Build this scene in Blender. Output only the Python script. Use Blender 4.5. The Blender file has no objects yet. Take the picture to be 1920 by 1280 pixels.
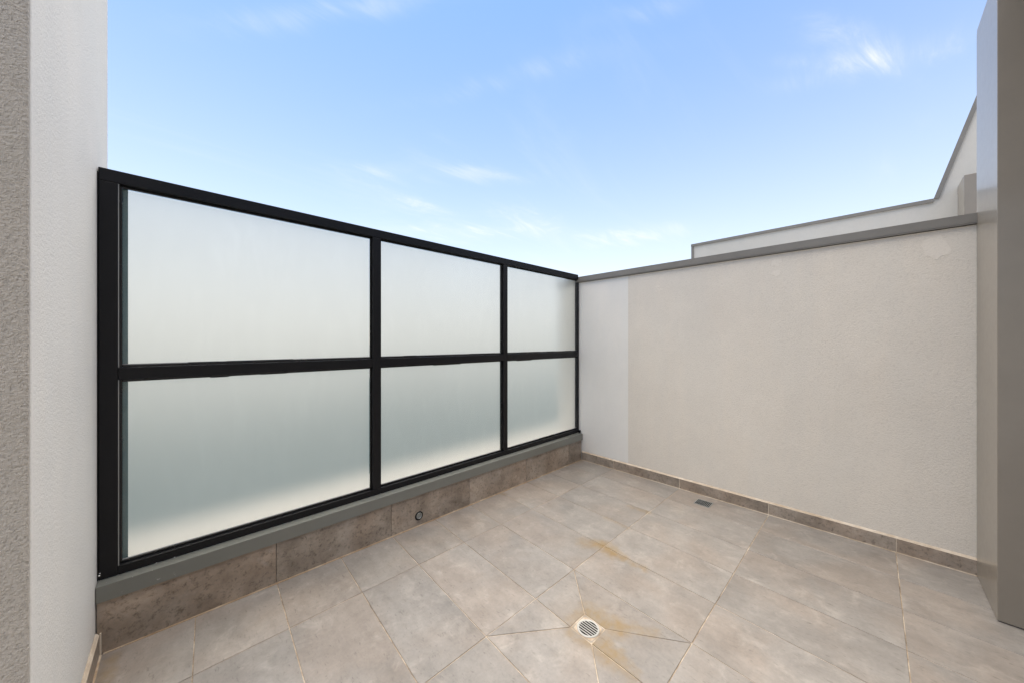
import bpy, bmesh, math, random
from mathutils import Vector, noise as mnoise
random.seed(7)
R = math.radians
scene = bpy.context.scene
col = scene.collection

# ---------------------------------------------------------------- camera
CAM = (-3.009, -2.047, 1.2)
cd = bpy.data.cameras.new('camera')
cd.sensor_width = 36.0
cd.sensor_fit = 'HORIZONTAL'
cd.lens = 36.0 * 647.0 / 1920.0
cd.clip_start = 0.02
cd.clip_end = 4000
cam = bpy.data.objects.new('camera', cd)
cam.location = CAM
cam.rotation_euler = (R(90), 0, -math.atan2(0.692, 0.7216))
col.objects.link(cam)
scene.camera = cam

# ---------------------------------------------------------------- light and sky
SUN_EL, SUN_AZ = 81.0, 5.0          # azimuth measured from +y towards +x
EXPOSURE = 2.3
SKY_STRENGTH = 0.052
SUN_STRENGTH = 1.5
sd = bpy.data.lights.new('sun', 'SUN')
sd.energy = SUN_STRENGTH
sd.angle = R(80)
sd.color = (1.0, 0.895, 0.735)
sun = bpy.data.objects.new('sun', sd)
sv = Vector((math.cos(R(SUN_EL)) * math.sin(R(SUN_AZ)), math.cos(R(SUN_EL)) * math.cos(R(SUN_AZ)), math.sin(R(SUN_EL))))
sun.rotation_euler = sv.to_track_quat('Z', 'Y').to_euler()
sun.location = (4, 6, 12)
col.objects.link(sun)
scene.view_settings.view_transform = 'Standard'
scene.view_settings.look = 'None'
scene.view_settings.gamma = 1.0
scene.view_settings.use_curve_mapping = False
scene.view_settings.exposure = EXPOSURE
scene.cycles.max_bounces = 10
scene.cycles.diffuse_bounces = 6
scene.cycles.glossy_bounces = 5
scene.cycles.transmission_bounces = 8
scene.cycles.transparent_max_bounces = 12
scene.cycles.sample_clamp_indirect = 8


class NT:
    """small helper for building node trees"""
    def __init__(self, tree):
        self.t = tree
        self.n = tree.nodes
        self.l = tree.links

    def node(self, typ, props=None, **ins):
        nd = self.n.new(typ)
        for k, v in (props or {}).items():
            setattr(nd, k, v)
        for k, v in ins.items():
            self.set(nd, k, v)
        return nd

    def set(self, nd, k, v):
        k = k.replace('_', ' ')
        s = nd.inputs[int(k)] if k.isdigit() else nd.inputs[k]
        if isinstance(v, bpy.types.NodeSocket):
            self.l.new(v, s)
        else:
            s.default_value = v

    def math(self, op, a, b=None, c=None, clamp=False):
        nd = self.n.new('ShaderNodeMath')
        nd.operation = op
        nd.use_clamp = clamp
        for i, v in enumerate((a, b, c)):
            if v is not None:
                self.set(nd, str(i), v)
        return nd.outputs[0]

    def vmath(self, op, a, b=None):
        nd = self.n.new('ShaderNodeVectorMath')
        nd.operation = op
        self.set(nd, '0', a)
        if b is not None:
            self.set(nd, '1', b)
        return nd.outputs['Value'] if op in ('DOT_PRODUCT', 'LENGTH', 'DISTANCE') else nd.outputs[0]

    def noise(self, vec, scale, detail=3.0, rough=0.55, dist=0.0):
        nd = self.node('ShaderNodeTexNoise', Vector=vec, Scale=scale, Detail=detail, Roughness=rough, Distortion=dist)
        return nd.outputs['Fac']

    def ramp(self, fac, stops, interp='LINEAR'):
        nd = self.n.new('ShaderNodeValToRGB')
        cr = nd.color_ramp
        cr.interpolation = interp
        while len(cr.elements) < len(stops):
            cr.elements.new(0.5)
        for e, (p, c) in zip(cr.elements, stops):
            e.position = p
            e.color = (*c, 1) if not isinstance(c, (int, float)) else (c, c, c, 1)
        self.l.new(fac, nd.inputs[0])
        return nd.outputs[0]

    def mix(self, fac, a, b, mode='MIX'):
        nd = self.n.new('ShaderNodeMix')
        nd.data_type = 'RGBA'
        nd.blend_type = mode
        self.set(nd, '0', fac)
        for i, v in ((6, a), (7, b)):
            if isinstance(v, bpy.types.NodeSocket):
                self.l.new(v, nd.inputs[i])
            else:
                nd.inputs[i].default_value = (*v, 1)
        return nd.outputs[2]

    def smooth(self, v, a, b):
        nd = self.n.new('ShaderNodeMapRange')
        nd.interpolation_type = 'SMOOTHSTEP'
        self.set(nd, '0', v)
        nd.inputs[1].default_value = a
        nd.inputs[2].default_value = b
        nd.inputs[3].default_value = 0
        nd.inputs[4].default_value = 1
        return nd.outputs[0]


def cam_dir(u, v):
    """direction of a photograph pixel, used to hang the wisps of cloud where they stand in the sky"""
    X, Z = (u - 960) / 647.0, -(v - 640) / 647.0
    fx, fy = 0.692, 0.7216
    return Vector((X * fy + fx, -X * fx + fy, Z)).normalized()


world = bpy.data.worlds.new('World')
scene.world = world
world.use_nodes = True
W = NT(world.node_tree)
W.n.clear()
sky = W.node('ShaderNodeTexSky')
sky.sky_type = 'NISHITA'
sky.sun_disc = False
sky.sun_elevation = R(SUN_EL)
sky.sun_rotation = R(SUN_AZ)
sky.altitude = 20
sky.air_density = 1.0
sky.dust_density = 0.4
sky.ozone_density = 1.0
tc = W.node('ShaderNodeTexCoord')
D = tc.outputs['Generated']
# thin high cloud: broad veil everywhere, and a few wisps
sep = W.node('ShaderNodeSeparateXYZ', Vector=D)
dz = W.math('MAXIMUM', sep.outputs[2], 0.03)
dz = W.math('ADD', dz, 0.12)
px = W.math('DIVIDE', sep.outputs[0], dz)
py = W.math('DIVIDE', sep.outputs[1], dz)
cmb = W.node('ShaderNodeCombineXYZ', X=px, Y=py)
mp = W.node('ShaderNodeMapping', Vector=cmb.outputs[0])
mp.inputs['Rotation'].default_value = (0, 0, R(35))
mp.inputs['Scale'].default_value = (0.5, 1.5, 1)
streak = W.noise(mp.outputs[0], 1.3, 7, 0.62, 0.9)
veil = W.math('MULTIPLY', W.smooth(streak, 0.50, 0.82), 0.12)
fine = W.noise(mp.outputs[0], 3.4, 8, 0.66, 1.4)
fine2 = W.smooth(fine, 0.40, 0.72)
total = veil
WISPS = [((1580, 68), (1640, 92), 60, 20, 0.55), ((1660, 100), (1830, 50), 130, 22, 0.5), ((1575, 110), (1700, 108), 70, 12, 0.55), ((1660, 110), (1730, 145), 60, 12, 0.4),
         ((1200, 25), (1280, 10), 60, 12, 0.30), ((620, 15), (700, 5), 160, 14, 0.35),
         ((770, 382), (840, 405), 70, 14, 0.55), ((890, 328), (930, 330), 60, 9, 0.5), ((860, 438), (960, 438), 110, 9, 0.8),
         ((1010, 425), (1080, 440), 60, 16, 0.6), ((1180, 440), (1240, 436), 70, 12, 0.8), ((720, 330), (800, 335), 70, 12, 0.25), ((980, 140), (1100, 115), 160, 12, 0.16)]
for (c, e, la, lb, amp) in WISPS:
    la, lb, amp = la * 1.25, lb * 1.25, amp * 0.8
    cdv = cam_dir(*c)
    t = (cam_dir(*e) - cdv)
    t = (t - cdv * t.dot(cdv)).normalized()
    s = cdv.cross(t)
    sc_ = (cam_dir(c[0] + 10, c[1]) - cdv).length / 10
    a = W.math('DIVIDE', W.vmath('DOT_PRODUCT', D, tuple(t)), la * sc_)
    b = W.math('DIVIDE', W.vmath('DOT_PRODUCT', D, tuple(s)), lb * sc_)
    warp = W.math('MULTIPLY', W.math('SUBTRACT', streak, 0.5), 5.0)
    b = W.math('ADD', b, warp)
    r2 = W.math('ADD', W.math('MULTIPLY', a, a), W.math('MULTIPLY', b, b))
    g = W.math('EXPONENT', W.math('MULTIPLY', r2, -1.0))
    front = W.math('GREATER_THAN', W.vmath('DOT_PRODUCT', D, tuple(cdv)), 0.0)
    g = W.math('MULTIPLY', W.math('MULTIPLY', g, front), amp)
    g = W.math('MULTIPLY', g, W.math('ADD', W.math('MULTIPLY', fine2, 0.85), 0.15))
    total = W.math('ADD', total, g)
total = W.math('MINIMUM', total, 0.9)
cloud_col = (4.8, 4.7, 4.6)
haze = W.math('EXPONENT', W.math('MULTIPLY', W.math('MAXIMUM', sep.outputs[2], 0.0), -2.9))
blue = W.mix(1.0, sky.outputs[0], (0.45, 0.79, 1.0), 'MULTIPLY')
hazed = W.mix(W.math('MULTIPLY', haze, 0.97), blue, (5.5, 4.95, 4.5))
skyc = W.mix(total, hazed, cloud_col)
bg = W.node('ShaderNodeBackground', Color=skyc, Strength=SKY_STRENGTH)
out = W.node('ShaderNodeOutputWorld')
W.l.new(bg.outputs[0], out.inputs[0])

# ---------------------------------------------------------------- materials
def new_mat(name):
    m = bpy.data.materials.new(name)
    m.use_nodes = True
    nt = NT(m.node_tree)
    nt.n.clear()
    o = nt.node('ShaderNodeOutputMaterial')
    return m, nt, o


def principled(nt, o, color, rough, metallic=0.0, normal=None, spec=0.5, coat=0.0, coat_rough=0.1):
    p = nt.node('ShaderNodeBsdfPrincipled')
    for k, v in (('Base Color', color), ('Roughness', rough), ('Metallic', metallic), ('Specular IOR Level', spec), ('Coat Weight', coat), ('Coat Roughness', coat_rough)):
        if isinstance(v, bpy.types.NodeSocket):
            nt.l.new(v, p.inputs[k])
        else:
            p.inputs[k].default_value = (*v, 1) if isinstance(v, tuple) else v
    if normal is not None:
        nt.l.new(normal, p.inputs['Normal'])
    nt.l.new(p.outputs[0], o.inputs[0])
    return p


def bump(nt, h, strength, dist, normal=None):
    b = nt.node('ShaderNodeBump', Strength=strength, Distance=dist, Height=h)
    if normal is not None:
        nt.l.new(normal, b.inputs['Normal'])
    return b.outputs[0]


def pos(nt):
    return nt.node('ShaderNodeNewGeometry').outputs['Position']


def rand_offset(nt, vec, k=40.0):
    oi = nt.node('ShaderNodeObjectInfo')
    r = oi.outputs['Random']
    c = nt.node('ShaderNodeCombineXYZ', X=nt.math('MULTIPLY', r, k), Y=nt.math('MULTIPLY', r, k * 1.7), Z=nt.math('MULTIPLY', r, k * 0.6))
    return nt.vmath('ADD', vec, c.outputs[0]), r


def capsule(nt, P, a, b, rad, soft):
    """stain mask round the segment a-b on the floor, rad..rad+soft"""
    a, b = Vector(a), Vector(b)
    ab = b - a
    pa = nt.vmath('SUBTRACT', P, tuple(a))
    h = nt.math('DIVIDE', nt.vmath('DOT_PRODUCT', pa, tuple(ab)), max(ab.length_squared, 1e-6), clamp=True)
    sc = nt.node('ShaderNodeVectorMath', {'operation': 'SCALE'})
    sc.inputs[0].default_value = tuple(ab)
    nt.l.new(h, sc.inputs['Scale'])
    d = nt.vmath('LENGTH', nt.vmath('SUBTRACT', pa, sc.outputs[0]))
    return nt.math('SUBTRACT', 1.0, nt.smooth(d, rad * 0.5, rad + soft * 1.6))


def tile_material(name, stretch, dark, light, stains=(), pits=(0.56, 0.74, 0.6), pit_scale=34.0):
    m, nt, o = new_mat(name)
    P = pos(nt)
    v, r = rand_offset(nt, P)
    st = nt.vmath('MULTIPLY', v, stretch)
    cloud = nt.noise(v, 5.0, 5, 0.6, 0.4)
    strk = nt.noise(st, 6.0, 6, 0.6, 0.5)
    grain = nt.noise(v, 90.0, 3, 0.7)
    pit = nt.noise(st, pit_scale, 5, 0.7, 0.3)
    f = nt.math('ADD', nt.math('MULTIPLY', cloud, 0.62), nt.math('MULTIPLY', strk, 0.38))
    base = nt.ramp(f, [(0.32, dark), (0.68, light)])
    hue = nt.noise(v, 2.6, 3, 0.5, 0.3)
    base = nt.mix(nt.smooth(hue, 0.38, 0.66), nt.mix(1.0, base, (0.965, 1.0, 1.04), 'MULTIPLY'), nt.mix(1.0, base, (1.02, 0.99, 0.975), 'MULTIPLY'))
    # small dark pits and flecks of the stone print
    pm = nt.smooth(pit, pits[0], pits[1])
    base = nt.mix(nt.math('MULTIPLY', pm, pits[2]), base, tuple(x * 0.45 for x in dark))
    pale = nt.smooth(nt.noise(v, 9.0, 6, 0.65, 0.5), 0.52, 0.74)
    base = nt.mix(nt.math('MULTIPLY', pale, 0.35), base, (0.42, 0.375, 0.33))
    hs = nt.node('ShaderNodeHueSaturation', Color=base)
    nt.l.new(nt.math('ADD', nt.math('MULTIPLY', r, 0.13), 0.95), hs.inputs['Value'])
    nt.l.new(nt.math('ADD', nt.math('MULTIPLY', grain, 0.3), 0.8), hs.inputs['Saturation'])
    base = hs.outputs[0]
    gr2 = nt.noise(v, 34.0, 6, 0.75, 0.2)
    gm = nt.math('ADD', nt.math('ADD', nt.math('MULTIPLY', grain, 0.30), nt.math('MULTIPLY', gr2, 0.42)), 0.64)
    base = nt.mix(1.0, base, nt.node('ShaderNodeCombineColor', Red=gm, Green=gm, Blue=gm).outputs[0], 'MULTIPLY')
    wob = nt.noise(P, 26.0, 4, 0.6)
    Pw = nt.vmath('ADD', P, nt.vmath('MULTIPLY', nt.vmath('SUBTRACT', nt.node('ShaderNodeTexNoise', Vector=P, Scale=22.0, Detail=3.0).outputs['Color'], (0.5, 0.5, 0.5)), (0.075, 0.075, 0.0)))
    for (a, b, rad, soft, amt, c) in stains:
        k = capsule(nt, Pw, a, b, rad, soft)
        k = nt.math('MULTIPLY', k, nt.math('MULTIPLY', nt.math('ADD', nt.math('MULTIPLY', wob, 2.2), -0.35), amt * 0.82), clamp=True)
        base = nt.mix(k, base, c)
    hgt = nt.math('ADD', nt.math('MULTIPLY', pit, 0.6), nt.math('MULTIPLY', grain, 0.4))
    rough = nt.math('ADD', nt.math('MULTIPLY', cloud, 0.20), 0.27)
    principled(nt, o, base, rough, normal=bump(nt, hgt, 0.25, 0.002), spec=0.45)
    return m


RUST = (0.225, 0.148, 0.060)
STAINS = [((-1.22, -0.93, 0), (-1.235, -1.05, 0), 0.004, 0.045, 0.95, RUST),
          ((-1.235, -0.98, 0), (-1.245, -1.22, 0), 0.002, 0.022, 0.7, RUST),
          ((-1.27, -0.86, 0), (-1.20, -0.97, 0), 0.004, 0.05, 0.6, RUST),
          ((-0.64, -0.82, 0), (-0.64, -0.96, 0), 0.002, 0.025, 0.6, RUST),
          ((-0.92, -0.78, 0), (-0.93, -0.96, 0), 0.002, 0.018, 0.35, RUST),
          ((-1.70, -1.18, 0), (-1.68, -1.30, 0), 0.01, 0.045, 0.8, RUST),
          ((-1.72, -1.28, 0), (-1.60, -1.42, 0), 0.006, 0.03, 0.6, RUST),
          ((-1.80, -1.30, 0), (-1.83, -1.36, 0), 0.01, 0.045, 0.85, RUST),
          ((-1.80, -1.36, 0), (-1.84, -1.45, 0), 0.004, 0.03, 0.7, RUST),
          ((-1.85, -1.19, 0), (-1.84, -1.27, 0), 0.003, 0.025, 0.6, RUST),
          ((-1.75, -1.15, 0), (-1.80, -1.16, 0), 0.002, 0.022, 0.5, RUST),
          ((-1.775, -1.222, 0), (-1.775, -1.223, 0), 0.05, 0.13, 0.22, RUST),
          ((-1.18, -0.0, 0), (-1.17, -0.05, 0), 0.002, 0.02, 0.5, RUST),
          ((-3.20, -0.05, 0), (-3.22, -0.5, 0), 0.006, 0.02, 0.6, RUST),
          ((-0.08, -0.02, 0), (-0.2, -0.01, 0), 0.002, 0.03, 0.5, (0.20, 0.13, 0.06))]
M = {}
M['floor_tile'] = tile_material('porcelain_floor_tile', (3.0, 0.9, 3.0), (0.186, 0.163, 0.142), (0.285, 0.251, 0.219), STAINS)
M['wall_tile'] = tile_material('porcelain_skirting_tile', (1.2, 1.2, 1.2), (0.165, 0.125, 0.092), (0.43, 0.35, 0.275), pits=(0.49, 0.72, 0.72), pit_scale=46.0)


def grout_material(name, c1, c2, c3):
    m, nt, o = new_mat(name)
    P = pos(nt)
    f = nt.noise(P, 7.0, 6, 0.7)
    base = nt.ramp(f, [(0.36, c1), (0.5, c2), (0.62, c3)])
    principled(nt, o, base, 0.9, normal=bump(nt, nt.noise(P, 300, 2), 0.4, 0.001))
    return m


M['grout'] = grout_material('floor_grout', (0.16, 0.12, 0.085), (0.36, 0.28, 0.20), (0.56, 0.47, 0.37))
M['bead'] = grout_material('cream_bead', (0.40, 0.31, 0.22), (0.52, 0.43, 0.33), (0.62, 0.54, 0.44))
M['tan_bead'] = grout_material('tan_sealant', (0.28, 0.18, 0.10), (0.40, 0.29, 0.19), (0.52, 0.42, 0.31))


def render_material(name, c_lo, c_hi, scale, strength, dist, mott=0.5):
    m, nt, o = new_mat(name)
    P = pos(nt)
    big = nt.noise(P, 1.6, 4, 0.55)
    mid = nt.noise(P, 9.0, 4, 0.6)
    f = nt.math('ADD', nt.math('MULTIPLY', big, 0.65), nt.math('MULTIPLY', mid, 0.35))
    base = nt.ramp(f, [(0.35, c_lo), (0.65, c_hi)])
    drift = nt.noise(nt.vmath('MULTIPLY', P, (3.0, 3.0, 0.7)), 1.7, 5, 0.65, 0.3)
    base = nt.mix(nt.smooth(drift, 0.35, 0.7), nt.mix(1.0, base, (0.98, 0.985, 0.99), 'MULTIPLY'), nt.mix(1.0, base, (1.015, 1.008, 1.0), 'MULTIPLY'))
    g1 = nt.noise(P, scale, 3, 0.6, 0.3)
    g2 = nt.noise(P, scale * 2.6, 2, 0.6)
    h = nt.math('ADD', nt.math('MULTIPLY', g1, 0.65), nt.math('MULTIPLY', g2, 0.35))
    # shade in the hollows of the texture, painted into the colour
    dm = nt.math('SUBTRACT', 1.0, nt.smooth(h, 0.30, 0.52))
    base = nt.mix(nt.math('MULTIPLY', dm, mott), base, tuple(x * 0.62 for x in c_lo))
    principled(nt, o, base, 0.88, normal=bump(nt, h, strength, dist), spec=0.25)
    return m


M['render_rough'] = render_material('textured_beige_render', (0.655, 0.60, 0.525), (0.70, 0.645, 0.567), 120, 0.45, 0.005, 0.3)
M['render_smooth'] = render_material('smooth_pale_render', (0.715, 0.69, 0.645), (0.75, 0.725, 0.68), 120, 0.15, 0.002, 0.12)
M['render_left'] = render_material('pale_render', (0.70, 0.67, 0.62), (0.74, 0.71, 0.66), 110, 0.5, 0.005, 0.22)
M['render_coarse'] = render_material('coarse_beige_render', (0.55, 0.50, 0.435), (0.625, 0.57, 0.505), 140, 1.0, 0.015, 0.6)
M['render_patch'] = render_material('patching_render', (0.69, 0.635, 0.56), (0.735, 0.68, 0.60), 90, 0.35, 0.004, 0.2)
M['render_far'] = render_material('far_party_render', (0.50, 0.48, 0.44), (0.54, 0.52, 0.48), 60, 0.2, 0.003, 0.1)


def paint_material(name, c, rough, metallic=0.0, coat=0.0, var=0.08, spec=0.5, specks=None, coat_rough=0.08):
    m, nt, o = new_mat(name)
    P = pos(nt)
    n1 = nt.noise(P, 6.0, 4, 0.6)
    base = nt.ramp(n1, [(0.3, tuple(x * (1 - var) for x in c)), (0.7, tuple(min(1, x * (1 + var)) for x in c))])
    if specks:
        sp = nt.smooth(nt.noise(P, 46.0, 4, 0.7, 0.6), 0.66, 0.70)
        sx = nt.node('ShaderNodeSeparateXYZ', Vector=P)
        sp = nt.math('MULTIPLY', sp, nt.math('SUBTRACT', 1.0, nt.smooth(sx.outputs[0], -3.2, -2.95)))
        base = nt.mix(nt.math('MULTIPLY', sp, 0.8), base, specks)
    n2 = nt.noise(P, 26.0, 4, 0.6)
    rg = nt.math('ADD', nt.math('MULTIPLY', n2, 0.10), rough - 0.05)
    principled(nt, o, base, rg, metallic=metallic, spec=spec, coat=coat, coat_rough=coat_rough)
    return m


M['black'] = paint_material('black_powder_coat', (0.007, 0.0068, 0.008), 0.42, spec=0.26)
M['rubber'] = paint_material('black_rubber', (0.012, 0.012, 0.012), 0.6, spec=0.3)
M['glaze_edge'] = paint_material('grey_sealant_highlight', (0.30, 0.30, 0.285), 0.5)  # also paints the thin highlight lines on the frame edges
M['flash'] = paint_material('grey_flashing', (0.18, 0.167, 0.148), 0.45, coat=0.05, specks=None)
M['flash_low'] = paint_material('green_grey_sill_flashing', (0.165, 0.168, 0.15), 0.30, var=0.03, coat=0.4, specks=(0.55, 0.55, 0.53))
M['clad'] = paint_material('satin_grey_cladding', (0.215, 0.187, 0.152), 0.34, coat=0.28, var=0.04, coat_rough=0.12)
M['white_metal'] = paint_material('pale_drain_metal', (0.42, 0.41, 0.385), 0.35, metallic=0.25)
M['steel'] = paint_material('dull_steel', (0.30, 0.31, 0.30), 0.38, metallic=0.5)
M['grate_dark'] = paint_material('weathered_grate', (0.19, 0.20, 0.20), 0.45, metallic=0.3, var=0.4)
M['bead_black'] = paint_material('black_glazing_bead', (0.010, 0.010, 0.011), 0.26, spec=0.5)
M['darkhole'] = paint_material('sump_shade_black', (0.004, 0.0045, 0.005), 0.9, spec=0.1)  # black that paints the dark of the hollows under the grates
M['teal'] = paint_material('dark_teal_glass_edge', (0.10, 0.17, 0.18), 0.15)
M['screw'] = paint_material('bright_screw', (0.75, 0.75, 0.75), 0.3, metallic=0.4)
M['ledge'] = paint_material('cream_ledge_render', (0.52, 0.50, 0.47), 0.8)
M['roof'] = paint_material('slate_grey_roof', (0.10, 0.10, 0.105), 0.5)
M['mortar'] = grout_material('drain_mortar', (0.17, 0.13, 0.09), (0.27, 0.23, 0.185), (0.34, 0.30, 0.255))

# clear glass: tinted straight-through view with a Fresnel sheen
m, nt, o = new_mat('clear_green_glass')
tr = nt.node('ShaderNodeBsdfTransparent', Color=(0.955, 0.98, 0.972, 1))
gl = nt.node('ShaderNodeBsdfGlossy', Color=(1, 1, 1, 1), Roughness=0.28)
ge = nt.node('ShaderNodeNewGeometry')
ca = nt.math('ABSOLUTE', nt.vmath('DOT_PRODUCT', ge.outputs['Incoming'], ge.outputs['Normal']))
sch = nt.math('ADD', nt.math('MULTIPLY', nt.math('POWER', nt.math('SUBTRACT', 1.0, ca), 5.0), 0.96), 0.04)
mx = nt.node('ShaderNodeMixShader', Fac=sch)
nt.l.new(tr.outputs[0], mx.inputs[1]); nt.l.new(gl.outputs[0], mx.inputs[2]); nt.l.new(mx.outputs[0], o.inputs[0])
M['glass'] = m
# frosted film
m, nt, o = new_mat('frosted_film')
P = pos(nt)
sm = nt.smooth(nt.noise(nt.vmath('MULTIPLY', P, (6.0, 6.0, 1.6)), 2.4, 7, 0.7, 0.6), 0.42, 0.8)
tint = nt.mix(nt.math('MULTIPLY', sm, 0.45), (0.845, 0.785, 0.725), (0.93, 0.865, 0.80))
tl = nt.node('ShaderNodeBsdfTranslucent', Color=tint)
rf = nt.node('ShaderNodeBsdfRefraction', Color=tint, Roughness=0.95, IOR=1.32)
df = nt.node('ShaderNodeBsdfDiffuse', Color=(0.75, 0.77, 0.76, 1))
m1 = nt.node('ShaderNodeMixShader', Fac=0.80)
nt.l.new(tl.outputs[0], m1.inputs[1]); nt.l.new(rf.outputs[0], m1.inputs[2])
m2 = nt.node('ShaderNodeMixShader', Fac=0.05)
nt.l.new(m1.outputs[0], m2.inputs[1]); nt.l.new(df.outputs[0], m2.inputs[2])
nt.l.new(m2.outputs[0], o.inputs[0])
M['film'] = m

# far ground
m, nt, o = new_mat('suburb_ground')
P = pos(nt)
g = nt.ramp(nt.noise(P, 0.12, 5, 0.6), [(0.35, (0.20, 0.20, 0.19)), (0.55, (0.30, 0.30, 0.29)), (0.7, (0.40, 0.39, 0.37))])
principled(nt, o, g, 0.9)
M['ground'] = m

m, nt, o = new_mat('dark_teal_ground')  # dark tone for the ground added behind the panes
P = pos(nt)
g = nt.ramp(nt.noise(P, 0.3, 5, 0.6), [(0.35, (0.012, 0.028, 0.026)), (0.55, (0.025, 0.045, 0.045)), (0.7, (0.05, 0.07, 0.07))])
principled(nt, o, g, 0.9)
M['added_dark_ground'] = m

M['backdrop_teal'] = paint_material('added_dark_teal', (0.034, 0.072, 0.084), 0.8, var=0.2, spec=0.2)  # dark teal for the roof form added behind the panes

# ---------------------------------------------------------------- building helpers
WL = {}


def place(o, loc, parent):
    WL[o.name] = Vector(loc)
    if parent is not None:
        o.parent = parent
        o.location = Vector(loc) - WL[parent.name]
    else:
        o.location = loc


def tag(o, label=None, cat=None, group=None, kind=None):
    for k, v in (('label', label), ('category', cat), ('group', group), ('kind', kind)):
        if v:
            o[k] = v
    return o


def empty(name, loc, parent=None):
    o = bpy.data.objects.new(name, None)
    o.empty_display_size = 0.1
    col.objects.link(o)
    place(o, loc, parent)
    return o


def link_bm(name, bm, mat, parent, origin, bevel=0.0, seg=2, smooth=False):
    if bevel > 0:
        bmesh.ops.bevel(bm, geom=list(bm.edges), offset=bevel, segments=seg, affect='EDGES', profile=0.5)
    bmesh.ops.recalc_face_normals(bm, faces=bm.faces)
    bmesh.ops.translate(bm, verts=bm.verts, vec=-Vector(origin))
    me = bpy.data.meshes.new(name)
    bm.to_mesh(me)
    bm.free()
    if smooth:
        for p in me.polygons:
            p.use_smooth = True
    me.materials.append(mat if not isinstance(mat, str) else M[mat])
    o = bpy.data.objects.new(name, me)
    col.objects.link(o)
    place(o, origin, parent)
    return o


def bm_prism(pts, lo, hi, axis='z'):
    """extrude a 2D polygon between lo and hi along axis ('z': pts are xy, 'x': pts are yz, 'y': pts are xz)"""
    bm = bmesh.new()
    def mk(p, h):
        return {'z': (p[0], p[1], h), 'x': (h, p[0], p[1]), 'y': (p[0], h, p[1])}[axis]
    a = [bm.verts.new(mk(p, lo)) for p in pts]
    b = [bm.verts.new(mk(p, hi)) for p in pts]
    bm.faces.new(a)
    bm.faces.new(b)
    n = len(pts)
    for i in range(n):
        bm.faces.new((a[i], a[(i + 1) % n], b[(i + 1) % n], b[i]))
    return bm


def box(name, x0, x1, y0, y1, z0, z1, mat, parent=None, bevel=0.0, seg=2):
    bm = bm_prism([(x0, y0), (x1, y0), (x1, y1), (x0, y1)], z0, z1)
    return link_bm(name, bm, mat, parent, ((x0 + x1) / 2, (y0 + y1) / 2, z0), bevel, seg)


def prism(name, pts, lo, hi, mat, parent=None, axis='z', bevel=0.0, seg=2):
    bm = bm_prism(pts, lo, hi, axis)
    cx = sum(p[0] for p in pts) / len(pts)
    cy = sum(p[1] for p in pts) / len(pts)
    org = {'z': (cx, cy, lo), 'x': (lo, cx, cy), 'y': (cx, lo, cy)}[axis]
    return link_bm(name, bm, mat, parent, org, bevel, seg)


# ---------------------------------------------------------------- the setting
XR, XL = -0.055, -3.245          # faces of the right parapet and of the left wall
YF = -2.42                       # face of the dormer behind the camera
ground = box('ground', -900, 900, -900, 900, -9.6, -9.5, 'ground')
tag(ground, 'far suburban ground below the terrace', kind='structure')
added_dark_ground = box('added_dark_ground', -60, 60, 0.6, 42, -9.496, -9.44, 'added_dark_ground')  # unseen dark ground, added so the panes darken downwards
tag(added_dark_ground, 'unseen dark ground added to darken the view through the panes', kind='structure')
added_roof = prism('added_dark_roof', [(0.75, -1.6), (6.0, 0.35), (11.0, -1.6), (11.0, -1.9), (0.75, -1.9)], -7.5, 7.0, 'backdrop_teal', None, 'x')  # unseen roof form, added to darken the lower panes from behind
tag(added_roof, 'unseen dark roof form added to darken the lower panes', kind='structure')
slab = box('building_block', -9, 12, -12, 0.46, -9.49, -0.06, 'ledge')
tag(slab, 'building block under the terrace', kind='structure')
ledge = box('outer_ledge', XL - 1.2, XR + 1.5, 0.395, 0.46, -0.059, 0.252, 'ledge')
tag(ledge, 'pale rendered ledge outside the glass screen', kind='structure')
floor = box('terrace_floor', -4.6, 0.0, -3.6, 0.02, -0.055, -0.0022, 'grout')
tag(floor, 'terrace floor of grey beige stone look tiles', kind='structure')

G = 0.0016                       # half a joint
def jx(k, y):
    return -0.277 - 0.2985 * k + 0.045 * y
ROWS = [-0.004, -0.357, -0.959, -1.551, -2.142, -2.74, -3.34]


def shrink(pts, g):
    """offset a convex polygon inwards by g"""
    n = len(pts)
    area = sum(pts[i][0] * pts[(i + 1) % n][1] - pts[(i + 1) % n][0] * pts[i][1] for i in range(n))
    if area < 0:
        pts = pts[::-1]
    outp = []
    for i in range(n):
        p0, p1, p2 = Vector(pts[i - 1]), Vector(pts[i]), Vector(pts[(i + 1) % n])
        d1, d2 = (p1 - p0).normalized(), (p2 - p1).normalized()
        n1, n2 = Vector((-d1.y, d1.x)), Vector((-d2.y, d2.x))
        bis = (n1 + n2)
        bis = bis / max(bis.dot(n1), 0.25)
        outp.append(tuple(p1 + bis * g))
    return outp


def floor_tile(pts):
    dz = random.uniform(-0.0005, 0.0005)
    sh = shrink(pts, G + random.uniform(-0.0003, 0.0004))
    bm = bm_prism(sh, -0.0085, dz)
    # slightly eased arris on top
    top = [e for e in bm.edges if all(v.co.z > -0.004 for v in e.verts)]
    bmesh.ops.bevel(bm, geom=top, offset=0.0011, segments=1, affect='EDGES')
    for v in bm.verts:                       # a hair of unevenness
        if v.co.z > -0.004:
            v.co.z += 0.0006 * mnoise.noise(v.co * 3.1)
    cx = sum(p[0] for p in sh) / len(sh)
    cy = sum(p[1] for p in sh) / len(sh)
    return link_bm('floor_tile', bm, 'floor_tile', floor, (cx, cy, -0.0085))


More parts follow.
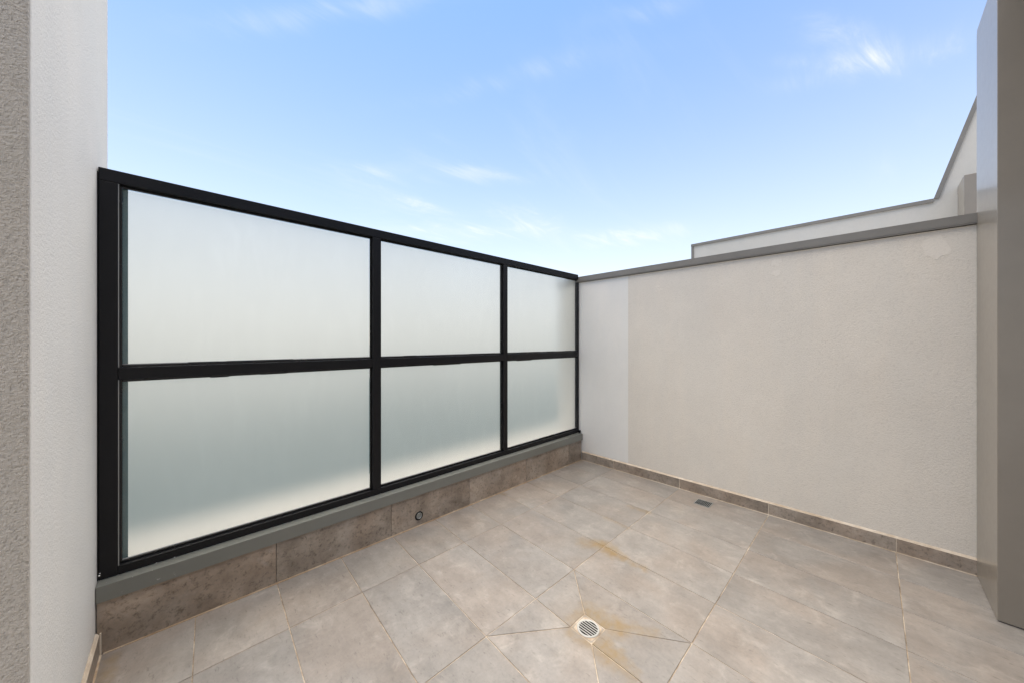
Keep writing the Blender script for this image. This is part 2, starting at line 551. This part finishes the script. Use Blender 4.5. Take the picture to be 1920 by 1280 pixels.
XEDGE_R, XEDGE_L = XR - 0.013, XL + 0.012
for r in range(6):
    y1, y0 = ROWS[r], ROWS[r + 1]
    for k in range(-1, 14):
        if r == 2 and k in (5, 4):
            continue
        a = jx(k, y1) if k >= 0 else XEDGE_R
        b = jx(k, y0) if k >= 0 else XEDGE_R
        c = jx(k + 1, y0)
        d = jx(k + 1, y1)
        if y1 > -0.78 and min(c, d) < XEDGE_L:
            c = max(c, XEDGE_L); d = max(d, XEDGE_L)
            if a - d < 0.02:
                continue
        floor_tile([(d, y1), (c, y0), (b, y0), (a, y1)])
# the two tiles round the drain are cut to falls: six pieces
yt, yb = ROWS[2], ROWS[3]
A, Bm, Cc = (jx(6, yt), yt), (jx(5, yt) , yt), (jx(4, yt), yt)
Ab, Bb, Cb = (jx(6, yb), yb), (jx(5, yb), yb), (jx(4, yb), yb)
DR = [(-1.826, -1.169), (-1.722, -1.169), (-1.729, -1.275), (-1.831, -1.276)]   # drain square: far left, far right, near right, near left
floor_tile([A, DR[0], Bm])
floor_tile([A, Ab, DR[3], DR[0]])
floor_tile([Ab, Bb, DR[3]])
floor_tile([Bm, DR[0], DR[1], Cc])
floor_tile([Cc, DR[1], DR[2], Cb])
floor_tile([Cb, DR[2], DR[3], Bb])

# ---------------------------------------------------------------- hob below the screen
HOB_Z = 0.205
hob = empty('tiled_hob', (-1.65, 0.15, 0))
tag(hob, 'low brown tiled hob with grey metal flashing under the glass screen', 'hob')
box('hob_core', XL + 0.001, XR + 0.1, 0.011, 0.39, -0.05, 0.258, 'ledge', hob)
hj = [XEDGE_R, -0.279, -0.878, -1.481, -2.075, -2.668, XL + 0.003]
for i in range(6):
    x1, x0 = hj[i], hj[i + 1]
    box('hob_tile', x0 + 0.0012, x1 - 0.0012, 0.0, 0.0105, 0.003, HOB_Z + 0.004, 'wall_tile', hob, 0.0008, 1)
# grey flashing folded over the hob: front face, top
prism('sill_flashing', [(-0.008, 0.203), (-0.0055, 0.203), (-0.0055, 0.262), (0.037, 0.266), (0.037, 0.2685), (-0.008, 0.2645)], XL + 0.002, XR - 0.001, 'flash_low', hob, axis='x')
box('floor_bead', XL + 0.02, XEDGE_R - 0.002, -0.006, 0.001, -0.002, 0.003, 'tan_bead', hob)

# round overflow outlet in the hob
ov = empty('overflow_outlet', (-1.888, -0.001, 0.066))
tag(ov, 'small round metal overflow outlet set in the brown tiled hob', 'outlet')


def ring(name, c, r0, r1, t, mat, parent, axis='y', n=40, dome=0.0):
    """annulus lathe: cross-section between radii r0 and r1, thickness t towards the viewer"""
    bm = bmesh.new()
    prof = [(r0, 0), (r0, t * 0.8), (r0 + (r1 - r0) * 0.25, t), (r0 + (r1 - r0) * 0.75, t), (r1, t * 0.6), (r1, 0)]
    vs = []
    for i in range(n):
        a = 2 * math.pi * i / n
        rowv = []
        for (rr, h) in prof:
            p = {'y': (c[0] + rr * math.cos(a), c[1] - h, c[2] + rr * math.sin(a)), 'z': (c[0] + rr * math.cos(a), c[1] + rr * math.sin(a), c[2] + h)}[axis]
            rowv.append(bm.verts.new(p))
        vs.append(rowv)
    for i in range(n):
        for j in range(len(prof)):
            k = (j + 1) % len(prof)
            bm.faces.new((vs[i][j], vs[i][k], vs[(i + 1) % n][k], vs[(i + 1) % n][j]))
    return link_bm(name, bm, mat, parent, c)


def disc(name, c, r, t, mat, parent, axis='y', n=36):
    pts = [(c[0] + r * math.cos(2 * math.pi * i / n), (c[2] if axis == 'y' else c[1]) + r * math.sin(2 * math.pi * i / n)) for i in range(n)]
    if axis == 'y':
        return prism(name, pts, c[1] - t, c[1], mat, parent, 'y')
    return prism(name, pts, c[2], c[2] + t, mat, parent, 'z')


ring('flange', (-1.888, -0.0002, 0.066), 0.020, 0.028, 0.004, 'rubber', ov)
ring('pipe_lip', (-1.888, -0.0004, 0.066), 0.015, 0.0195, 0.006, 'steel', ov)
disc('plug', (-1.888, -0.0003, 0.066), 0.0148, 0.0012, 'steel', ov)

# ---------------------------------------------------------------- glass privacy screen
FY0, FY1 = 0.036, 0.086          # frame depth
S = (FY0 + 2.047) / 2.047
def fx(x):                       # measured on y=0, carried to the frame's own plane
    return CAM[0] + (x - CAM[0]) * S
def fz(z):
    return 1.2 + (z - 1.2) * S
screen = empty('privacy_screen', (-1.65, FY0, 0.27))
tag(screen, 'black framed frosted glass privacy screen of six panes', 'screen')
ZT, ZB = fz(1.868), 0.2695
zt_in, zb_in = ZT - 0.05, fz(0.320)
zm0, zm1 = fz(1.050), fz(1.098)
xs = [(fx(-3.24) if fx(-3.24) > XL + 0.003 else XL + 0.003, fx(-3.188)), (fx(-2.188), fx(-2.140)), (fx(-1.138), fx(-1.093)), (fx(-0.110), XR - 0.014)]
bv = 0.0025
box('stile', xs[0][0], xs[0][1], FY0, FY1, ZB, ZT - 0.0505, 'black', screen, bv)
box('stile', xs[3][0], xs[3][1], FY0, FY1, ZB, ZT - 0.0505, 'black', screen, bv)
box('top_rail', xs[0][0], xs[3][1], FY0, FY1, ZT - 0.05, ZT, 'black', screen, bv)
for i in (1, 2):
    box('mullion', xs[i][0], xs[i][1], FY0 + 0.001, FY1, zb_in + 0.0005, ZT - 0.0505, 'black', screen, bv)
GY = FY0 + 0.030                 # glass plane
n_scr = 0
for i in range(3):
    a, b = xs[i][1], xs[i + 1][0]
    box('bottom_rail', a + 0.0004, b - 0.0004 if i == 2 else xs[i + 1][1] - 0.0 if False else b + (0.0 if i == 2 else xs[i + 1][1] - b) - 0.0004, FY0, FY1, ZB, zb_in, 'black', screen, bv)
    box('middle_rail', a + 0.0004, b - 0.0004, FY0 + 0.0005, FY1, zm0, zm1, 'black', screen, bv)
    for (lo, hi) in ((zb_in, zm0), (zm1, zt_in)):
        pane = box('pane', a + 0.001, b - 0.001, GY, GY + 0.006, lo + 0.001, hi - 0.001, 'glass', screen)
        ml = 0.0242 if i == 0 else 0.008
        if i == 0:
            box('glass_edge', a + 0.0090, a + 0.0245, GY + 0.0065, GY + 0.0085, lo + 0.006, hi - 0.006, 'teal', pane)
        ob = prism('frosted_film', [(a + ml, lo + 0.016), (b - 0.010, lo + 0.016), (b - 0.010, hi - 0.012), (a + ml, hi - 0.012)], GY + 0.0075, GY + 0.0077, 'film', pane, 'y')
        # replace the thin prism by a single sheet facing the terrace
        bm = bmesh.new()
        wv = [(a + ml, lo + 0.010), (b - 0.008, lo + 0.010), (b - 0.008, hi - 0.009), (a + ml, hi - 0.009)]
        vs = [bm.verts.new((x - WL[ob.name].x, 0.0, z - WL[ob.name].z)) for x, z in wv]
        bm.faces.new(vs)
        bm.normal_update()
        bm.faces.ensure_lookup_table()
        if bm.faces[0].normal.y > 0:
            bm.faces[0].normal_flip()
        bm.to_mesh(ob.data)
        bm.free()
        # glazing beads, and grey fillets that paint a highlight on the bottom edge
        gb = 0.010
        box('glazing_bead', a + 0.0005, a + gb, GY - 0.010, GY - 0.0005, lo, hi, 'bead_black', pane, 0.0015)
        box('glazing_bead', b - gb, b - 0.0005, GY - 0.010, GY - 0.0005, lo, hi, 'bead_black', pane, 0.0015)
        box('glazing_bead', a + gb + 0.0003, b - gb - 0.0003, GY - 0.0105, GY - 0.0005, hi - gb, hi - 0.0002, 'bead_black', pane, 0.0015)
        box('glazing_bead', a + gb + 0.0003, b - gb - 0.0003, GY - 0.0105, GY - 0.0005, lo + 0.0002, lo + gb, 'bead_black', pane, 0.0015)
        box('sealant_highlight', a + gb + 0.0004, b - gb - 0.0004, GY - 0.006, GY - 0.0004, lo + gb + 0.0002, lo + gb + 0.003, 'glaze_edge', pane)
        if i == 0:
            box('edge_highlight', a + 0.0004, a + 0.0030, FY0 + 0.003, FY0 + 0.006, lo + 0.001, hi - 0.001, 'glaze_edge', pane)  # pale strip painting the highlight on the stile's inner edge
        # odd lengths of rubber packer squeezed out at the rails
        for q in range(3):
            L = random.uniform(0.06, 0.28)
            x0 = random.uniform(a + 0.03, b - L - 0.03)
            if random.random() < 0.6 and lo < 0.6:
                box('packer', x0, x0 + L, GY - 0.008, GY - 0.0003, hi - gb - random.uniform(0.0015, 0.0035), hi - gb - 0.0004, 'rubber', pane)
            elif lo > 0.6 or random.random() < 0.7:
                box('packer', x0, x0 + L, GY - 0.009, GY - 0.0062, lo + gb + 0.0004, lo + gb + random.uniform(0.002, 0.0035), 'rubber', pane)
for z in (1.72, 0.46):
    c = ((xs[3][0] + xs[3][1]) / 2 + 0.004, FY0 - 0.0002, z)
    disc('screw', c, 0.0045, 0.002, 'screw', screen)
box('end_bracket', xs[3][1] + 0.0005, XR - 0.0008, FY0 - 0.022, FY1, 0.2695, 0.297, 'black', screen, 0.002)

fr_rng = random.Random(3)
for q in range(5):
    x = xs[0][0] + fr_rng.uniform(0.001, 0.006) if q < 3 else fr_rng.uniform(-3.2, -2.9)
    z = fr_rng.uniform(0.272, 0.30) if q < 3 else 0.2705
    r_ = fr_rng.uniform(0.0012, 0.0024)
    bm = bmesh.new()
    bmesh.ops.create_icosphere(bm, subdivisions=1, radius=r_)
    for v in bm.verts:
        v.co.x *= fr_rng.uniform(0.8, 2.2)
        v.co.y *= 0.5
        v.co += Vector((x, FY0, z))
    link_bm('sealant_fleck', bm, 'screw', screen, (x, FY0, z))

# ---------------------------------------------------------------- right parapet wall
PW = 0.21
par = empty('parapet_wall', (XR + PW / 2, -1.2, 0))
tag(par, 'beige rendered parapet wall with grey metal capping right of the terrace', 'wall')
ZC = 1.8
box('rendered_face', XR, XR + PW, YF - 0.6, -0.503, -0.05, ZC, 'render_rough', par)
box('smooth_band', XR + 0.0015, XR + PW, -0.5028, 0.36, -0.05, ZC, 'render_smooth', par)
cap_z0, cap_z1 = 1.811, 1.857
prism('capping', [(XR - 0.018, cap_z0), (XR - 0.016, cap_z0), (XR - 0.016, ZC + 0.003), (XR + PW + 0.016, ZC + 0.003), (XR + PW + 0.018, cap_z0), (XR + PW + 0.018, cap_z1 + 0.006), (XR - 0.018, cap_z1)], YF - 0.02, 0.37, 'flash', par, axis='y', bevel=0.0)
# skirting tiles with cream bead along their top
sj = [-0.001, -0.362, -0.957, -1.550, -2.144, YF - 0.02]
SK = 0.079
for i in range(5):
    y1, y0 = sj[i], sj[i + 1]
    box('skirting_tile', XR - 0.011, XR - 0.0005, y0 + 0.0016, y1 - 0.0016, 0.003, SK, 'wall_tile', par, 0.0007, 1)
    if i:
        box('grout_joint', XR - 0.0102, XR - 0.0005, y1 - 0.0016, y1 + 0.0016, 0.003, SK, 'bead', par)
prism('top_bead', [(XR - 0.0105, SK + 0.0002), (XR - 0.0005, SK + 0.0002), (XR - 0.0005, SK + 0.010), (XR - 0.003, SK + 0.009)], YF - 0.02, -0.002, 'bead', par, axis='y')
box('floor_bead', XR - 0.0155, XR - 0.009, YF - 0.0, -0.002, -0.002, 0.0032, 'bead', par)


def blob(name, yc, zc, ry, rz, seed, parent, mat='render_patch', t=0.0010, n=30, jag=0.28):
    pts = []
    for i in range(n):
        a = 2 * math.pi * i / n
        k = 1 + jag * mnoise.noise(Vector((math.cos(a) * 1.6 + seed, math.sin(a) * 1.6, seed * 0.37))) * 2
        pts.append((yc + ry * k * math.cos(a), zc + rz * k * math.sin(a)))
    return prism(name, pts, XR - t, XR + 0.001, mat, parent, 'x')


blob('render_patch', -1.594, 1.738, 0.030, 0.021, 1.3, par)
blob('render_patch', -1.592, 1.668, 0.026, 0.019, 4.1, par)
blob('render_patch', -2.288, 1.715, 0.045, 0.062, 7.7, par)
blob('render_patch', -0.772, 1.668, 0.022, 0.008, 2.2, par, jag=0.5)
blob('render_patch', -0.790, 1.640, 0.018, 0.012, 5.2, par, jag=0.5)
blob('render_patch', -0.760, 1.632, 0.012, 0.006, 9.2, par, jag=0.5)

# ---------------------------------------------------------------- left wall
lw = empty('left_wall', (XL - 0.2, -0.2, 0))
tag(lw, 'tall pale rendered wall end at the left edge, beside the black screen frame', 'wall')
YE = -0.783
LT = 3.1
box('rendered_side', XL - 0.35, XL, YE + 0.004, 0.31, -0.05, LT, 'render_left', lw, 0.004, 2)
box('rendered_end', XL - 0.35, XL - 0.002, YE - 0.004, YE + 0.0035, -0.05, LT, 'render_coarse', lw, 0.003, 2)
box('capping', XL - 0.37, XL + 0.018, YE - 0.02, 0.33, LT + 0.001, LT + 0.05, 'flash', lw, 0.002)
box('skirting_tile', XL + 0.0005, XL + 0.011, YE + 0.02, -0.002, 0.003, SK, 'wall_tile', lw, 0.0007, 1)
prism('top_bead', [(XL + 0.0105, SK + 0.0002), (XL + 0.0005, SK + 0.0002), (XL + 0.0005, SK + 0.010), (XL + 0.003, SK + 0.009)], YE + 0.02, -0.002, 'bead', lw, axis='y')
box('corner_bead', XL + 0.0112, XL + 0.0155, -0.006, -0.0005, 0.003, SK + 0.006, 'bead', lw)
box('floor_bead', XL + 0.009, XL + 0.0165, YE + 0.02, -0.007, -0.002, 0.0032, 'tan_bead', lw)
box('sealant_joint', XL + 0.0003, XL + 0.0025, FY0 - 0.002, FY1, 0.27, ZT - 0.02, 'rubber', lw)

# ---------------------------------------------------------------- clad dormer the camera stands in front of
dm = empty('clad_dormer', (-0.27, YF - 0.4, 0))
tag(dm, 'satin grey metal clad dormer jamb standing at the right edge', 'dormer')
JX = -0.478
DT = 2.78
prism('jamb', [(JX, YF), (XR - 0.0005, YF), (XR - 0.0005, YF - 0.9), (JX, YF - 0.9)], 0.004, DT, 'clad', dm, 'z', 0.002)
box('roof', -4.6, XR + 0.15, YF - 2.0, YF - 0.02, DT + 0.002, DT + 0.10, 'clad', dm, 0.003)
box('back_wall', -4.6, JX - 0.001, YF - 1.0, YF - 0.92, -0.01, DT, 'render_far', dm)

# ---------------------------------------------------------------- drains
dr = empty('floor_drain', (-1.777, -1.222, 0))
tag(dr, 'round slotted floor drain in a square mortar bed with rust stains round it', 'drain')
c = (-1.776, -1.2235)
# mortar bed: square plate with a round hole
bm = bmesh.new()
sq = shrink(DR, 0.002)
n = 48
inner_t, outer_t, inner_b, outer_b = [], [], [], []
for i in range(n):
    a = 2 * math.pi * (i + 0.5) / n
    d = Vector((math.cos(a), math.sin(a)))
    best = None
    for j in range(4):
        p, q = Vector(sq[j]), Vector(sq[(j + 1) % 4])
        e = q - p
        den = d.x * e.y - d.y * e.x
        if abs(den) < 1e-9:
            continue
        w = p - Vector(c)
        t = (w.x * e.y - w.y * e.x) / den
        s = (w.x * d.y - w.y * d.x) / den
        if t > 0 and -1e-6 <= s <= 1 + 1e-6 and (best is None or t < best):
            best = t
    po = Vector(c) + d * best
    pi_ = Vector(c) + d * 0.041
    outer_t.append(bm.verts.new((po.x, po.y, -0.0018)))
    inner_t.append(bm.verts.new((pi_.x, pi_.y, -0.0030)))
    inner_b.append(bm.verts.new((pi_.x, pi_.y, -0.03)))
for i in range(n):
    k = (i + 1) % n
    bm.faces.new((outer_t[i], outer_t[k], inner_t[k], inner_t[i]))
    bm.faces.new((inner_t[i], inner_t[k], inner_b[k], inner_b[i]))
link_bm('mortar_bed', bm, 'mortar', dr, (c[0], c[1], -0.03))
ring('grate_ring', (c[0], c[1], -0.0035), 0.0385, 0.0465, 0.0042, 'white_metal', dr, 'z', 48)
disc('sump_shade', (c[0], c[1], -0.0021), 0.0400, 0.0003, 'darkhole', dr, 'z')  # black disc painting the dark of the hollow below the bars
# bars across the slots, running along y
for i in range(6):
    off = (i - 2.5) * 0.0112
    L = math.sqrt(max(0.0392 ** 2 - off ** 2, 0))
    box('grate_bar', c[0] + off - 0.0019, c[0] + off + 0.0019, c[1] - L, c[1] + L, -0.0012, 0.0004, 'white_metal', dr)

sg = empty('square_grate', (-0.205, -1.180, 0))
tag(sg, 'small dark square grate let into the tile beside the right skirting', 'grate')
gx0, gx1, gy0, gy1 = -0.256, -0.154, -1.232, -1.128
w = 0.006
box('frame_bar', gx0, gx1, gy1 - w, gy1, -0.001, 0.0022, 'steel', sg)
box('frame_bar', gx0, gx1, gy0, gy0 + w, -0.001, 0.0022, 'steel', sg)
box('frame_bar', gx0, gx0 + w, gy0 + w + 0.0002, gy1 - w - 0.0002, -0.001, 0.0022, 'steel', sg)
box('frame_bar', gx1 - w, gx1, gy0 + w + 0.0002, gy1 - w - 0.0002, -0.001, 0.0022, 'steel', sg)
box('sump_shade', gx0 + w + 0.0003, gx1 - w - 0.0003, gy0 + w + 0.0003, gy1 - w - 0.0003, 0.0006, 0.0010, 'darkhole', sg)  # black sheet painting the dark between the bars
for i in range(8):
    y = gy0 + w + 0.008 + i * 0.0108
    box('grate_bar', gx0 + w + 0.0004, gx1 - w - 0.0004, y - 0.0024, y + 0.0024, 0.0011, 0.0018, 'grate_dark', sg)

# ---------------------------------------------------------------- the next terrace's party wall
NX = 3.06
nb = empty('party_wall', (NX + 0.1, -1.4, 0))
tag(nb, 'pale party wall beyond the parapet, its grey capping rising steeply at right', 'wall')
ZN = 2.79
prof = [(0.0, -0.05), (0.0, ZN), (-2.53, ZN), (-3.10, ZN + 1.98), (-5.2, ZN + 1.98), (-5.2, -0.05)]
prism('rendered_face', prof, NX, NX + 0.2, 'render_far', nb, 'x')


def strip(name, p, q, w_in, w_out, x0, x1, mat, parent):
    """capping along the profile edge p-q (yz), from w_in below to w_out above the edge"""
    p, q = Vector(p), Vector(q)
    d = (q - p).normalized()
    nrm = Vector((-d.y, d.x))
    if nrm.dot(Vector((0.4, 1.0))) < 0:
        nrm = -nrm
    pts = [p - nrm * w_in, q - nrm * w_in, q + nrm * w_out, p + nrm * w_out]
    return prism(name, [tuple(v) for v in pts], x0, x1, mat, parent, 'x')


strip('capping', (0.012, ZN - 0.006), (-2.524, ZN - 0.006), 0.034, 0.006, NX - 0.016, NX + 0.216, 'flash', nb)
strip('capping', (-2.534, ZN), (-3.10, ZN + 1.98), 0.030, 0.008, NX - 0.015, NX + 0.215, 'flash', nb)
box('end_trim', NX - 0.012, NX + 0.21, -0.028, 0.010, 0.0, ZN - 0.041, 'flash', nb)

nd = empty('clad_jamb', (2.88, -2.9, 0))
tag(nd, 'grey metal clad jamb in front of the far party wall', 'jamb')
prism('clad_face', [(2.68, -2.69), (NX - 0.0005, -2.69), (NX - 0.0005, -3.5), (2.68, -3.5)], -0.02, 2.87, 'clad', nd, 'z', 0.003)
